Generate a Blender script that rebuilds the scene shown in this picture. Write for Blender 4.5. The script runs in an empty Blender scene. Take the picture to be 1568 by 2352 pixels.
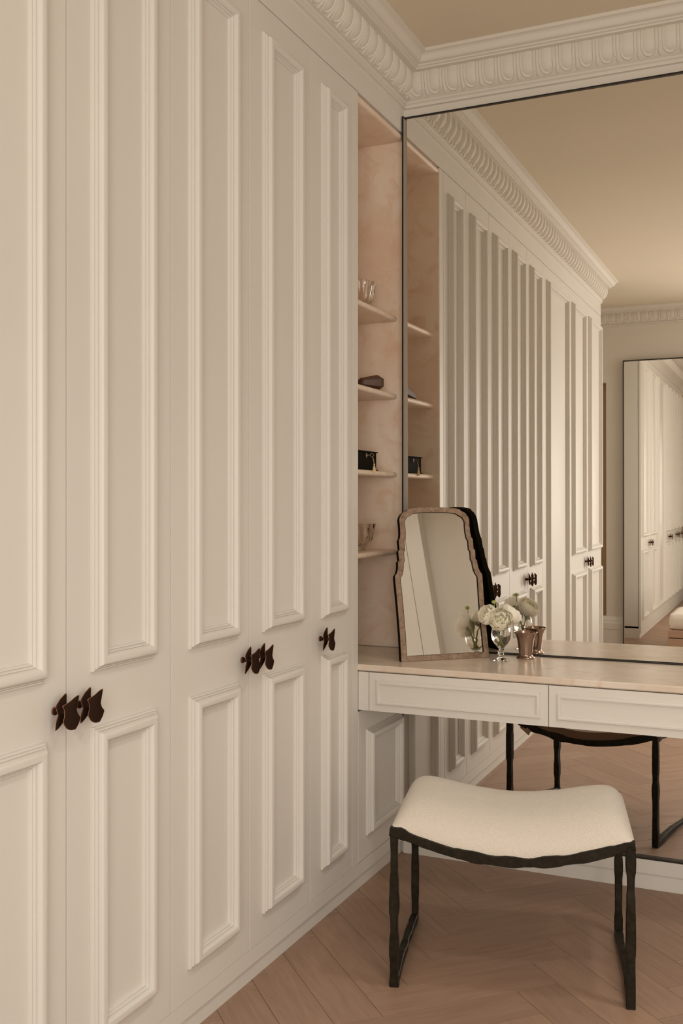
import bpy, bmesh, math, random
from mathutils import Vector, Matrix, noise

# ------------------------------------------------------------------ camera
scene = bpy.context.scene
COL = scene.collection
CAM = Vector((1.43, -3.7445, 1.3544))
YAW = math.radians(24.392)
cam_data = bpy.data.cameras.new('camera')
cam_data.sensor_fit = 'VERTICAL'
cam_data.sensor_height = 36.0
cam_data.lens = 2347.94 / 2352.0 * 36.0
cam_data.shift_y = -13.2 / 2352.0
cam_data.clip_start = 0.02
cam = bpy.data.objects.new('camera', cam_data)
COL.objects.link(cam)
cam.location = CAM
cam.rotation_euler = (math.pi / 2, 0, YAW)
scene.camera = cam

# ------------------------------------------------------------------ light and exposure
world = bpy.data.worlds.new('world')
scene.world = world
world.use_nodes = True
world.node_tree.nodes['Background'].inputs[0].default_value = (1.0, 0.86, 0.68, 1)
world.node_tree.nodes['Background'].inputs[1].default_value = 0.3

def area_light(name, loc, rot, sx, sy, power, color):
    l = bpy.data.lights.new(name, 'AREA')
    l.shape = 'RECTANGLE'
    l.size, l.size_y, l.energy, l.color = sx, sy, power, color
    o = bpy.data.objects.new(name, l)
    COL.objects.link(o)
    o.location = loc
    o.rotation_euler = rot
    return o

# added area light at an invented window in the right-hand wall, behind the photographer
area_light('added_side_light', (3.17, -3.85, 1.72), (0, math.radians(90), 0), 1.9, 1.5, 13, (1.0, 0.97, 0.92))
# second added area light, at an invented window in the far wall, right of the far mirror
area_light('added_far_light', (2.02, -5.54, 1.50), (math.radians(90), 0, 0), 1.35, 2.0, 38, (1.0, 0.97, 0.92))

scene.view_settings.view_transform = 'Standard'
scene.view_settings.look = 'None'
scene.view_settings.exposure = 0.72
scene.view_settings.gamma = 1.0
scene.view_settings.use_curve_mapping = False
scene.cycles.max_bounces = 14
scene.cycles.diffuse_bounces = 8
scene.cycles.glossy_bounces = 10
scene.cycles.transmission_bounces = 12
scene.cycles.caustics_refractive = True

# ------------------------------------------------------------------ helpers
def tag(o, label=None, cat=None, group=None, kind=None):
    if label: o['label'] = label
    if cat: o['category'] = cat
    if group: o['group'] = group
    if kind: o['kind'] = kind
    return o

def empty(name, loc, rz=0.0, label=None, cat=None, group=None, kind=None):
    o = bpy.data.objects.new(name, None)
    COL.objects.link(o)
    o.location = loc
    o.rotation_euler = (0, 0, rz)
    o.empty_display_size = 0.05
    return tag(o, label, cat, group, kind)

class MB:
    """collects verts and faces and links them as one mesh object"""
    def __init__(s): s.v, s.f = [], []
    def add(s, vs, fs):
        b = len(s.v)
        s.v += [tuple(p) for p in vs]
        s.f += [tuple(i + b for i in f) for f in fs]
        return s
    def box(s, x0, x1, y0, y1, z0, z1):
        v = [(x, y, z) for x in (x0, x1) for y in (y0, y1) for z in (z0, z1)]
        return s.add(v, [(0, 1, 3, 2), (4, 6, 7, 5), (0, 4, 5, 1), (2, 3, 7, 6), (0, 2, 6, 4), (1, 5, 7, 3)])
    def frame(s, u0, u1, w0, w1, prof, fn):
        """mitred rectangular moulding; prof = (inset, height); fn maps (u, w, h) to world"""
        n = len(prof)
        vs = []
        for cu, cw, su, sw in ((u0, w0, 1, 1), (u1, w0, -1, 1), (u1, w1, -1, -1), (u0, w1, 1, -1)):
            for o, h in prof:
                vs.append(fn(cu + su * o, cw + sw * o, h))
        fs = []
        for c in range(4):
            d = (c + 1) % 4
            for i in range(n):
                j = (i + 1) % n
                fs.append((c * n + i, c * n + j, d * n + j, d * n + i))
        return s.add(vs, fs)
    def extrude(s, prof, a, b, fn, caps=True):
        """closed 2-D profile extruded between a and b; fn maps (p, q, t) to world"""
        n = len(prof)
        vs = [fn(p, q, a) for p, q in prof] + [fn(p, q, b) for p, q in prof]
        fs = [(i, (i + 1) % n, n + (i + 1) % n, n + i) for i in range(n)]
        if caps: fs += [tuple(range(n)), tuple(range(2 * n - 1, n - 1, -1))]
        return s.add(vs, fs)
    def lathe(s, prof, seg=48, mod=None, c=(0, 0, 0), close=False):
        n = len(prof)
        vs = []
        for k in range(seg):
            a = 2 * math.pi * k / seg
            for r, z in prof:
                rr = r if mod is None else mod(r, z, a)
                vs.append((c[0] + rr * math.cos(a), c[1] + rr * math.sin(a), c[2] + z))
        fs = []
        m = n if close else n - 1
        for k in range(seg):
            l = (k + 1) % seg
            for i in range(m):
                j = (i + 1) % n
                fs.append((k * n + i, l * n + i, l * n + j, k * n + j))
        return s.add(vs, fs)
    def tube(s, pts, rad, seg=10):
        pts = [Vector(p) for p in pts]
        vs, fs, n = [], [], len(pts)
        up = None
        for i, p in enumerate(pts):
            t = (pts[min(i + 1, n - 1)] - pts[max(i - 1, 0)]).normalized()
            if up is None:
                up = Vector((0, 0, 1)) if abs(t.z) < 0.9 else Vector((1, 0, 0))
            a = t.cross(up).normalized()
            up = a.cross(t).normalized()
            r = rad[i] if isinstance(rad, (list, tuple)) else rad
            for k in range(seg):
                g = 2 * math.pi * k / seg
                vs.append(p + a * (r * math.cos(g)) + up * (r * math.sin(g)))
        for i in range(n - 1):
            for k in range(seg):
                l = (k + 1) % seg
                fs.append((i * seg + k, i * seg + l, (i + 1) * seg + l, (i + 1) * seg + k))
        fs += [tuple(range(seg - 1, -1, -1)), tuple(range((n - 1) * seg, n * seg))]
        return s.add(vs, fs)
    def mesh(s, name, mat=None, smooth=None, bevel=0.0, weld=False):
        me = bpy.data.meshes.new(name)
        me.from_pydata(s.v, [], s.f)
        bm = bmesh.new()
        bm.from_mesh(me)
        if weld: bmesh.ops.remove_doubles(bm, verts=bm.verts, dist=1e-6)
        bmesh.ops.recalc_face_normals(bm, faces=bm.faces)
        if bevel > 0:
            es = [e for e in bm.edges if len(e.link_faces) == 2 and e.calc_face_angle(0) > 0.6]
            bmesh.ops.bevel(bm, geom=es, offset=bevel, segments=2, affect='EDGES', profile=0.6, clamp_overlap=True)
        bm.to_mesh(me)
        bm.free()
        if mat: me.materials.append(mat)
        if smooth is not None:
            me.polygons.foreach_set('use_smooth', [True] * len(me.polygons))
            me.set_sharp_from_angle(angle=math.radians(smooth))
        me.update()
        return me
    def build(s, name, mat, parent=None, smooth=None, bevel=0.0, weld=False, loc=None, rot=None):
        o = bpy.data.objects.new(name, s.mesh(name, mat, smooth, bevel, weld))
        COL.objects.link(o)
        if parent is not None: o.parent = parent
        if loc is not None: o.location = loc
        if rot is not None: o.rotation_euler = rot
        return o

def link_mesh(name, me, parent, loc=(0, 0, 0), rot=(0, 0, 0), scale=(1, 1, 1)):
    o = bpy.data.objects.new(name, me)
    COL.objects.link(o)
    o.parent = parent
    o.location, o.rotation_euler, o.scale = loc, rot, scale
    return o

# ------------------------------------------------------------------ materials
def srgb(r, g, b):
    def f(c):
        c /= 255.0
        return c / 12.92 if c <= 0.04045 else ((c + 0.055) / 1.055) ** 2.4
    return (f(r), f(g), f(b), 1.0)

def new_mat(name, color=(0.8, 0.8, 0.8, 1), rough=0.5, metal=0.0, **kw):
    m = bpy.data.materials.new(name)
    m.use_nodes = True
    b = m.node_tree.nodes['Principled BSDF']
    b.inputs['Base Color'].default_value = color
    b.inputs['Roughness'].default_value = rough
    b.inputs['Metallic'].default_value = metal
    for k, v in kw.items():
        b.inputs[k.replace('_', ' ')].default_value = v
    return m

def nd(m, typ, **kw):
    n = m.node_tree.nodes.new(typ)
    for k, v in kw.items():
        if hasattr(n, k): setattr(n, k, v)
        else: n.inputs[k.replace('_', ' ')].default_value = v
    return n

def ln(m, a, b): m.node_tree.links.new(a, b)

def ramp(m, fac, stops):
    r = nd(m, 'ShaderNodeValToRGB')
    els = r.color_ramp.elements
    while len(els) < len(stops): els.new(0.5)
    for e, (p, c) in zip(els, stops):
        e.position, e.color = p, c
    ln(m, fac, r.inputs[0])
    return r

def add_bump(m, height, strength, dist):
    b = nd(m, 'ShaderNodeBump', Strength=strength, Distance=dist)
    ln(m, height, b.inputs['Height'])
    ln(m, b.outputs[0], m.node_tree.nodes['Principled BSDF'].inputs['Normal'])

def painted(name, color, rough):
    m = new_mat(name, color, rough)
    tc = nd(m, 'ShaderNodeTexCoord')
    n1 = nd(m, 'ShaderNodeTexNoise', Scale=220.0, Detail=2.0)
    ln(m, tc.outputs['Object'], n1.inputs['Vector'])
    add_bump(m, n1.outputs['Fac'], 0.05, 0.001)
    n2 = nd(m, 'ShaderNodeTexNoise', Scale=1.6, Detail=3.0)
    ln(m, tc.outputs['Object'], n2.inputs['Vector'])
    lo = tuple(c * 0.965 for c in color[:3]) + (1,)
    r = ramp(m, n2.outputs['Fac'], [(0.3, lo), (0.7, color)])
    ln(m, r.outputs[0], m.node_tree.nodes['Principled BSDF'].inputs['Base Color'])
    return m

PAINT = painted('cream_satin_paint', (0.73, 0.703, 0.652, 1), 0.45)
PLASTER = painted('cream_plaster', (0.725, 0.69, 0.62, 1), 0.8)
CEIL = painted('ceiling_paint', (0.71, 0.63, 0.50, 1), 0.9)
DARKGAP = new_mat('dark_gap', (0.10, 0.075, 0.05, 1), 0.9)

def marble(name, base, pale, deep, rough):
    m = new_mat(name, base, rough)
    tc = nd(m, 'ShaderNodeTexCoord')
    w = nd(m, 'ShaderNodeTexNoise', Scale=2.2, Detail=6.0, Roughness=0.6)
    ln(m, tc.outputs['Object'], w.inputs['Vector'])
    r = ramp(m, w.outputs['Fac'], [(0.25, deep), (0.45, base), (0.62, pale), (0.8, base)])
    n = nd(m, 'ShaderNodeTexNoise', Scale=9.0, Detail=9.0, Roughness=0.65, Distortion=1.2)
    ln(m, tc.outputs['Object'], n.inputs['Vector'])
    vr = ramp(m, n.outputs['Fac'], [(0.50, (0, 0, 0, 1)), (0.62, (0.5, 0.5, 0.5, 1)), (0.72, (1, 1, 1, 1))])
    mx = nd(m, 'ShaderNodeMix', data_type='RGBA')
    ln(m, vr.outputs[0], mx.inputs[0])
    ln(m, r.outputs[0], mx.inputs[6])
    mx.inputs[7].default_value = deep
    ln(m, mx.outputs[2], m.node_tree.nodes['Principled BSDF'].inputs['Base Color'])
    return m

MARBLE = marble('rose_marble', (0.77, 0.62, 0.49, 1), (0.82, 0.71, 0.585, 1), (0.71, 0.505, 0.36, 1), 0.5)
MARBLE_TOP = marble('rose_marble_polished', (0.72, 0.622, 0.52, 1), (0.78, 0.70, 0.605, 1), (0.68, 0.525, 0.40, 1), 0.2)

MIRROR = new_mat('mirror_glass', (0.89, 0.87, 0.83, 1), 0.0, 1.0)
BLACK_METAL = new_mat('black_bronze', (0.018, 0.013, 0.008, 1), 0.45, 0.3)
GREY_METAL = new_mat('grey_steel', (0.36, 0.315, 0.265, 1), 0.7, 0.0, Specular_IOR_Level=0.2)

def oak():
    m = new_mat('limed_oak', (0.4, 0.25, 0.17, 1), 0.46, Specular_IOR_Level=0.75)
    tc = nd(m, 'ShaderNodeTexCoord')
    oi = nd(m, 'ShaderNodeObjectInfo')
    off = nd(m, 'ShaderNodeVectorMath', operation='SCALE')
    off.inputs[0].default_value = (7.1, 13.7, 3.3)
    ln(m, oi.outputs['Random'], off.inputs['Scale'])
    ad = nd(m, 'ShaderNodeVectorMath', operation='ADD')
    ln(m, tc.outputs['Object'], ad.inputs[0]); ln(m, off.outputs[0], ad.inputs[1])
    mp = nd(m, 'ShaderNodeMapping')
    mp.inputs['Scale'].default_value = (1.3, 11.0, 4.0)
    ln(m, ad.outputs[0], mp.inputs['Vector'])
    n = nd(m, 'ShaderNodeTexNoise', Scale=2.6, Detail=7.0, Roughness=0.62, Distortion=1.4)
    ln(m, mp.outputs[0], n.inputs['Vector'])
    r = ramp(m, n.outputs['Fac'], [(0.28, (0.295, 0.180, 0.120, 1)), (0.5, (0.345, 0.215, 0.146, 1)), (0.74, (0.385, 0.245, 0.170, 1))])
    mp2 = nd(m, 'ShaderNodeMapping')
    mp2.inputs['Scale'].default_value = (8.0, 160.0, 20.0)
    ln(m, ad.outputs[0], mp2.inputs['Vector'])
    n2 = nd(m, 'ShaderNodeTexNoise', Scale=1.5, Detail=3.0)
    ln(m, mp2.outputs[0], n2.inputs['Vector'])
    r2 = ramp(m, n2.outputs['Fac'], [(0.35, (0.94, 0.93, 0.92, 1)), (0.6, (1, 1, 1, 1))])
    mu = nd(m, 'ShaderNodeMix', data_type='RGBA', blend_type='MULTIPLY')
    mu.inputs[0].default_value = 1.0
    ln(m, r.outputs[0], mu.inputs[6]); ln(m, r2.outputs[0], mu.inputs[7])
    mr = nd(m, 'ShaderNodeMapRange')
    mr.inputs['To Min'].default_value = 0.92; mr.inputs['To Max'].default_value = 1.08
    ln(m, oi.outputs['Random'], mr.inputs['Value'])
    hs = nd(m, 'ShaderNodeHueSaturation')
    ln(m, mr.outputs[0], hs.inputs['Value']); ln(m, mu.outputs[2], hs.inputs['Color'])
    ln(m, hs.outputs[0], m.node_tree.nodes['Principled BSDF'].inputs['Base Color'])
    add_bump(m, n2.outputs['Fac'], 0.08, 0.001)
    return m
OAK = oak()
OAK_PLAIN = new_mat('oak_veneer', (0.45, 0.30, 0.21, 1), 0.5)

def boucle():
    m = new_mat('cream_boucle', (0.71, 0.645, 0.56, 1), 0.95, Sheen_Weight=0.3)
    tc = nd(m, 'ShaderNodeTexCoord')
    n = nd(m, 'ShaderNodeTexNoise', Scale=380.0, Detail=3.0)
    ln(m, tc.outputs['Object'], n.inputs['Vector'])
    v = nd(m, 'ShaderNodeTexVoronoi', Scale=300.0)
    ln(m, tc.outputs['Object'], v.inputs['Vector'])
    a = nd(m, 'ShaderNodeMath', operation='ADD')
    ln(m, n.outputs['Fac'], a.inputs[0]); ln(m, v.outputs['Distance'], a.inputs[1])
    add_bump(m, a.outputs[0], 0.6, 0.0025)
    return m
BOUCLE = boucle()
FELT = new_mat('brown_seat_underside', (0.20, 0.12, 0.075, 1), 0.9)

def iron():
    m = new_mat('hammered_iron', (0.022, 0.018, 0.010, 1), 0.5, 0.2)
    tc = nd(m, 'ShaderNodeTexCoord')
    n = nd(m, 'ShaderNodeTexNoise', Scale=60.0, Detail=4.0)
    ln(m, tc.outputs['Object'], n.inputs['Vector'])
    r = ramp(m, n.outputs['Fac'], [(0.35, (0.013, 0.0105, 0.0055, 1)), (0.7, (0.027, 0.021, 0.012, 1))])
    ln(m, r.outputs[0], m.node_tree.nodes['Principled BSDF'].inputs['Base Color'])
    add_bump(m, n.outputs['Fac'], 0.25, 0.002)
    return m
IRON = iron()
IRON.node_tree.nodes['Principled BSDF'].inputs['Specular IOR Level'].default_value = 0.18

def knob_metal():
    m = new_mat('dark_bronze', (0.03, 0.02, 0.013, 1), 0.6, 0.0)
    geo = nd(m, 'ShaderNodeNewGeometry')
    r = ramp(m, geo.outputs['Pointiness'], [(0.50, (0.022, 0.015, 0.010, 1)), (0.56, (0.035, 0.018, 0.012, 1)), (0.64, (0.42, 0.17, 0.10, 1))])
    ln(m, r.outputs[0], m.node_tree.nodes['Principled BSDF'].inputs['Base Color'])
    return m
BRONZE = knob_metal()
BRONZE.node_tree.nodes['Principled BSDF'].inputs['Specular IOR Level'].default_value = 0.0
COPPER_EDGE = new_mat('worn_copper', (0.45, 0.20, 0.12, 1), 0.35, 0.7)

GLASS = new_mat('clear_glass', (1, 0.98, 0.95, 1), 0.0, 0.0, IOR=1.47, Transmission_Weight=1.0)
CRYSTAL = new_mat('cut_crystal', (1, 0.97, 0.93, 1), 0.02, 0.0, IOR=1.5, Transmission_Weight=1.0)
WATER = new_mat('water', (1, 1, 0.97, 1), 0.0, 0.0, IOR=1.33, Transmission_Weight=1.0)
PEWTER = new_mat('warm_silver', (0.42, 0.31, 0.255, 1), 0.2, 1.0)
def petal_mat(name, col):
    m = new_mat(name, col, 0.8)
    tr = nd(m, 'ShaderNodeBsdfTranslucent', Color=col)
    mx = nd(m, 'ShaderNodeMixShader')
    mx.inputs[0].default_value = 0.15
    ln(m, m.node_tree.nodes['Principled BSDF'].outputs[0], mx.inputs[1])
    ln(m, tr.outputs[0], mx.inputs[2])
    ln(m, mx.outputs[0], m.node_tree.nodes['Material Output'].inputs[0])
    return m
PETAL = petal_mat('petal_white', (1.0, 0.965, 0.86, 1))
PETAL_IN = petal_mat('petal_inner', (0.94, 0.92, 0.72, 1))
GREEN = new_mat('stem_green', (0.27, 0.33, 0.09, 1), 0.55)
BUDGREEN = new_mat('bud_green', (0.36, 0.42, 0.12, 1), 0.6)
BLACK_LACQ = new_mat('black_lacquer', (0.012, 0.010, 0.006, 1), 0.75, Specular_IOR_Level=0.03)
BRASS = new_mat('old_brass', (0.22, 0.15, 0.075, 1), 0.5, 0.4)
SILK = new_mat('cream_silk', (0.72, 0.54, 0.31, 1), 0.6)
SMOKY = new_mat('smoky_stone', (0.085, 0.036, 0.018, 1), 0.4, Specular_IOR_Level=0.1)

def foxed():
    m = new_mat('burr_veneer', (0.36, 0.25, 0.16, 1), 0.4)
    tc = nd(m, 'ShaderNodeTexCoord')
    n = nd(m, 'ShaderNodeTexNoise', Scale=55.0, Detail=8.0, Roughness=0.7, Distortion=0.6)
    ln(m, tc.outputs['Object'], n.inputs['Vector'])
    r = ramp(m, n.outputs['Fac'], [(0.34, (0.15, 0.09, 0.06, 1)), (0.46, (0.27, 0.18, 0.12, 1)), (0.55, (0.31, 0.215, 0.15, 1)), (0.68, (0.42, 0.31, 0.21, 1))])
    ln(m, r.outputs[0], m.node_tree.nodes['Principled BSDF'].inputs['Base Color'])
    return m
BURR = foxed()
TANPAINT = new_mat('tan_panel', (0.40, 0.27, 0.16, 1), 0.6)

# ------------------------------------------------------------------ measures (metres; y = 0 is the big mirror, x = 0 the wardrobe front)
X_R, Y_F, H = 3.3, -5.57, 3.068
DOOR_T, DOOR_B = 2.808, 0.098
END_Y = -4.42
DESK_Z = 0.800

# ------------------------------------------------------------------ floor: herringbone planks
def clip_poly(poly, x0, x1, y0, y1):
    for ax, lim, sg in ((0, x0, 1), (0, x1, -1), (1, y0, 1), (1, y1, -1)):
        out = []
        for i in range(len(poly)):
            a, b = poly[i], poly[(i + 1) % len(poly)]
            da, db = sg * (a[ax] - lim), sg * (b[ax] - lim)
            if da >= 0: out.append(a)
            if (da >= 0) != (db >= 0):
                t = da / (da - db)
                out.append((a[0] + (b[0] - a[0]) * t, a[1] + (b[1] - a[1]) * t))
        poly = out
        if len(poly) < 3: return []
    return poly

fb = MB().box(-0.7, X_R + 0.1, Y_F - 0.1, 0.05, -0.06, -0.013)
floor = fb.build('floor', DARKGAP)
tag(floor, kind='structure')
W, L = 0.1345, 0.538
S2 = math.sqrt(0.5)
rnd = random.Random(7)
cands = []
for j in range(-12, 14):
    for i in range(-45, 46):
        oa, ob = -i * W + j * 4 * W, i * W + j * 4 * W
        for kind, (a0, a1, b0, b1) in enumerate(((-0.175, -0.175 + L, 0.62, 0.62 + W), (-0.175, -0.175 + W, 0.62 - L, 0.62))):
            a0, a1, b0, b1 = a0 + oa, a1 + oa, b0 + ob, b1 + ob
            ca, cb = (a0 + a1) / 2, (b0 + b1) / 2
            cx, cy = (ca + cb) * S2, (ca - cb) * S2
            if not (-0.8 < cx < 3.9 and -6.1 < cy < 0.5): continue
            g = 0.0007
            cor = [((a + b) * S2, (a - b) * S2) for a, b in ((a0 + g, b0 + g), (a1 - g, b0 + g), (a1 - g, b1 - g), (a0 + g, b1 - g))]
            for rect in ((-0.02, X_R - 0.005, Y_F + 0.002, 0.006), (-0.6, -0.0205, Y_F + 0.002, END_Y - 0.002)):
                p = clip_poly(cor, *rect)
                if len(p) < 3: continue
                ar = abs(sum(p[k][0] * p[(k + 1) % len(p)][1] - p[(k + 1) % len(p)][0] * p[k][1] for k in range(len(p)))) / 2
                if ar < 0.0004: continue
                cands.append((p, kind, cx, cy, ar))
# the planks nearest the mirror wall and the camera show largest; keep 290 single, the far rest as one part
cands.sort(key=lambda c: (Vector((c[2], c[3])) - Vector((0.9, -1.6))).length - 0.4 * min(1, c[4] / 0.07))
rest = MB()
for n, (p, kind, cx, cy, ar) in enumerate(cands):
    ang = math.pi / 4 if kind == 0 else -math.pi / 4
    ca, sa = math.cos(-ang), math.sin(-ang)
    zt = rnd.uniform(-0.0004, 0.0)
    def prism(pts):
        k = len(pts)
        return [(x, y, -0.0125) for x, y in pts] + [(x, y, zt) for x, y in pts], [tuple(range(k - 1, -1, -1)), tuple(range(k, 2 * k))] + [(q, (q + 1) % k, k + (q + 1) % k, k + q) for q in range(k)]
    if n < 290:
        loc = [((x - cx) * ca - (y - cy) * sa, (x - cx) * sa + (y - cy) * ca) for x, y in p]
        m = MB(); m.add(*prism(loc))
        m.build('plank', OAK, floor, loc=(cx, cy, 0), rot=(0, 0, ang))
    else:
        rest.add(*prism(p))
if rest.v:
    tag(rest.build('far_planks', OAK, floor), kind='stuff')

# ------------------------------------------------------------------ room shell
def struct(name, mb, mat, **kw):
    return tag(mb.build(name, mat, **kw), kind='structure')

struct('ceiling', MB().box(-0.75, X_R + 0.15, Y_F - 0.15, 0.15, H, H + 0.1), CEIL)
wb = MB().box(-0.75, X_R + 0.15, 0.012, 0.15, -0.06, H)
wb.box(0.0, X_R, -0.001, 0.012, 2.874, H)            # plaster above the mirror
wb.box(2.02, X_R, -0.001, 0.012, 0.1, 2.874)         # wall right of the mirror
wall_back = struct('wall_back', wb, PLASTER)
# far wall (behind the photographer) with a shallow recess above the skirting
wf = MB()
wf.box(-0.75, X_R + 0.15, Y_F - 0.3, Y_F - 0.13, -0.06, H)
wf.box(-0.153, X_R + 0.1, Y_F - 0.13, Y_F, 0.0, H)
wf.box(-0.75, -0.153, Y_F - 0.13, Y_F, 2.42, H)
wf.box(-0.75, -0.153, Y_F - 0.13, Y_F, 0.0, 0.33)
struct('wall_far', wf, PLASTER)
tag(MB().box(-0.64, -0.156, Y_F - 0.128, Y_F - 0.09, 0.331, 2.418).build('recess_panel', TANPAINT), 'tan recessed wall panel beyond the end of the tall wardrobe', 'panel')
wl = MB().box(-0.75, -0.65, Y_F - 0.15, 0.15, -0.06, H)
struct('wall_left', wl, PLASTER)
# right wall: joinery face at x = 3.2 stepping back near the mirror, with an invented window round the added light
wr = MB()
wr.box(X_R, X_R + 0.1, Y_F, 0.15, -0.06, H)
wr.box(3.2, X_R, -1.417, -1.30, 0.0, H)
wr.box(3.2, X_R, -3.05, -1.423, 0.0, H)
wr.box(3.2, X_R, Y_F, -4.65, 0.0, H)
wr.box(3.2, X_R, -4.65, -3.05, 0.0, 0.72)
wr.box(3.2, X_R, -4.65, -3.05, 2.72, H)
wr.box(3.21, X_R, -1.423, -1.417, 0.0, H)
struct('wall_right', wr, PAINT)
fw = struct('invented_window_2', MB().frame(1.30, 2.74, 0.46, 2.54, [(0, 0), (0, 0.03), (0.05, 0.03), (0.05, 0)], lambda u, w, h: (u, Y_F + h, w)), PAINT)  # invented window frame, unseen, around the added far light
win = struct('invented_window_1', MB().frame(-4.65, -3.05, 0.72, 2.72, [(0, 0), (0, 0.03), (0.05, 0.03), (0.05, 0)], lambda u, w, h: (3.215 - h * 0.5, u, w)), PAINT)
MB().box(3.2, 3.215, -3.865, -3.835, 0.76, 2.68).box(3.2, 3.215, -4.61, -3.09, 1.70, 1.73).build('invented_window_bars', PAINT, win)

# ------------------------------------------------------------------ cornice with egg and dart
def arc_pts(c0, c1, bulge, n):
    """points from c0 to c1 on a curve bulging to the right of travel by bulge"""
    (x0, y0), (x1, y1) = c0, c1
    dx, dy = x1 - x0, y1 - y0
    l = math.hypot(dx, dy)
    nx, ny = dy / l, -dx / l
    return [(x0 + dx * t + nx * bulge * 4 * t * (1 - t), y0 + dy * t + ny * bulge * 4 * t * (1 - t)) for t in (k / n for k in range(n + 1))]

EGG0, EGG1 = (0.020, 2.934), (0.056, 3.018)
band = arc_pts(EGG0, EGG1, 0.017, 12)
prof = [(0.0, 2.898), (0.003, 2.902), (0.013, 2.9035), (0.013, 2.9135), (0.0105, 2.9140)]
prof += arc_pts((0.0115, 2.9155), (0.0150, 2.9325), 0.0075, 8)
prof += [(0.016, 2.934)] + [(p - 0.0, z) for p, z in band]
prof += [(0.082, 3.0175), (0.082, 3.023), (0.086, 3.024), (0.092, 3.025), (0.092, 3.030)]
prof += arc_pts((0.095, 3.031), (0.112, 3.040), 0.004, 4)[:-1] + arc_pts((0.112, 3.040), (0.131, 3.055), -0.004, 4)
prof += [(0.137, 3.056), (0.137, H + 0.002), (0.0, H + 0.002)]

PITCH = 0.0717
def egg_mesh():
    ns, nt = 84, 56
    vs = []
    H_b = math.hypot(EGG1[0] - EGG0[0], EGG1[1] - EGG0[1])
    for it in range(nt + 1):
        t = it / nt
        i0 = min(int(t * 12), 11); fr = t * 12 - i0
        p = band[i0][0] + (band[i0 + 1][0] - band[i0][0]) * fr
        z = band[i0][1] + (band[i0 + 1][1] - band[i0][1]) * fr
        tx, tz = band[i0 + 1][0] - band[i0][0], band[i0 + 1][1] - band[i0][1]
        l = math.hypot(tx, tz); nx, nz = tz / l, -tx / l
        for i_s in range(ns + 1):
            s = (i_s / ns - 0.5) * PITCH
            m = t * H_b
            cm = 0.036
            d = abs(s) if m > cm else math.hypot(s, (cm - m) * 0.84)
            h = 0.0002
            if d < 0.0195: h = 0.0042 * (1 - (d / 0.0195) ** 2.6) + 0.0002
            elif 0.0205 < d < 0.0275: h = 0.0046 * math.sin(math.pi * (d - 0.0205) / 0.007) + 0.0002
            e = PITCH / 2 - abs(s)
            wd = 0.0046 + (0.003 if 0.010 < m < 0.026 else 0.0)
            if m < 0.010: wd = max(0.0001, 0.0072 * (m / 0.010))
            if e < wd and d > 0.026: h = max(h, 0.0042 * (1 - (e / wd) ** 1.6) + 0.0006)
            if it == 0: h = min(h, 0.0005)
            vs.append((s, -(p + nx * h), z + nz * h))
    fs = [(a * (ns + 1) + b, a * (ns + 1) + b + 1, (a + 1) * (ns + 1) + b + 1, (a + 1) * (ns + 1) + b) for a in range(nt) for b in range(ns)]
    return MB().add(vs, fs).mesh('egg_and_dart', PLASTER, smooth=60)
EGG = egg_mesh()

def mitred(prof, fn, a, b, ma, mb):
    """cornice run: fn(t, p, z); at each end t is inset by p when mitred"""
    m = MB(); n = len(prof)
    vs = [fn(a + (p if ma else 0), p, z) for p, z in prof] + [fn(b - (p if mb else 0), p, z) for p, z in prof]
    fs = [(i, (i + 1) % n, n + (i + 1) % n, n + i) for i in range(n)]
    fs += [tuple(range(n)), tuple(range(2 * n - 1, n - 1, -1))]
    return m.add(vs, fs)

t1 = struct('trim_1', mitred(prof, lambda t, p, z: (p, -t, z), 0.0, -END_Y - 0.03, True, False), PLASTER, smooth=35)
for k in range(1, 61):
    link_mesh('egg_and_dart', EGG, t1, (0, -PITCH * k, 0), (0, 0, math.pi / 2))
t2 = struct('trim_2', mitred(prof, lambda t, p, z: (t, -p, z), 0.0, X_R, True, True), PLASTER, smooth=35)
for k in range(1, 44):
    link_mesh('egg_and_dart', EGG, t2, (PITCH * k, 0, 0))
t3 = struct('trim_3', mitred(prof, lambda t, p, z: (t, Y_F + p, z), -0.65, X_R, True, True), PLASTER, smooth=35)
for k in range(-6, 30):
    link_mesh('egg_and_dart', EGG, t3, (PITCH * k - 0.012, Y_F, 0), (0, 0, math.pi))

# frieze board over the wardrobe doors, plinth rails, skirting
struct('trim_4', MB().box(-0.6, 0.0, END_Y, 0.0, DOOR_T + 0.003, 2.898), PAINT)
pl = MB().box(-0.6, 0.0, END_Y, -0.0, 0.053, DOOR_B - 0.0004)
pl.extrude([(-0.6, 0.0), (-0.012, 0.0), (-0.012, 0.045), (-0.018, 0.053), (-0.6, 0.053)], END_Y, 0.0, lambda p, q, t: (p, t, q))
struct('baseboard_left', pl, PAINT)
pb = MB().box(0.0, X_R, -0.012, 0.012, 0.057, 0.1065)
pb.extrude([(0.012, 0.0), (-0.004, 0.0), (-0.004, 0.049), (0.002, 0.057), (0.012, 0.057)], 0.0, X_R, lambda p, q, t: (t, p, q))
struct('baseboard_back', pb, PAINT)
sk = [(0, 0), (0.02, 0), (0.02, 0.215), (0.024, 0.218), (0.024, 0.27), (0.018, 0.285), (0.016, 0.30), (0.006, 0.32), (0, 0.33)]
struct('baseboard_far', MB().extrude(sk, -0.65, X_R, lambda p, q, t: (t, Y_F + p, q)), PAINT)

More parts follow.
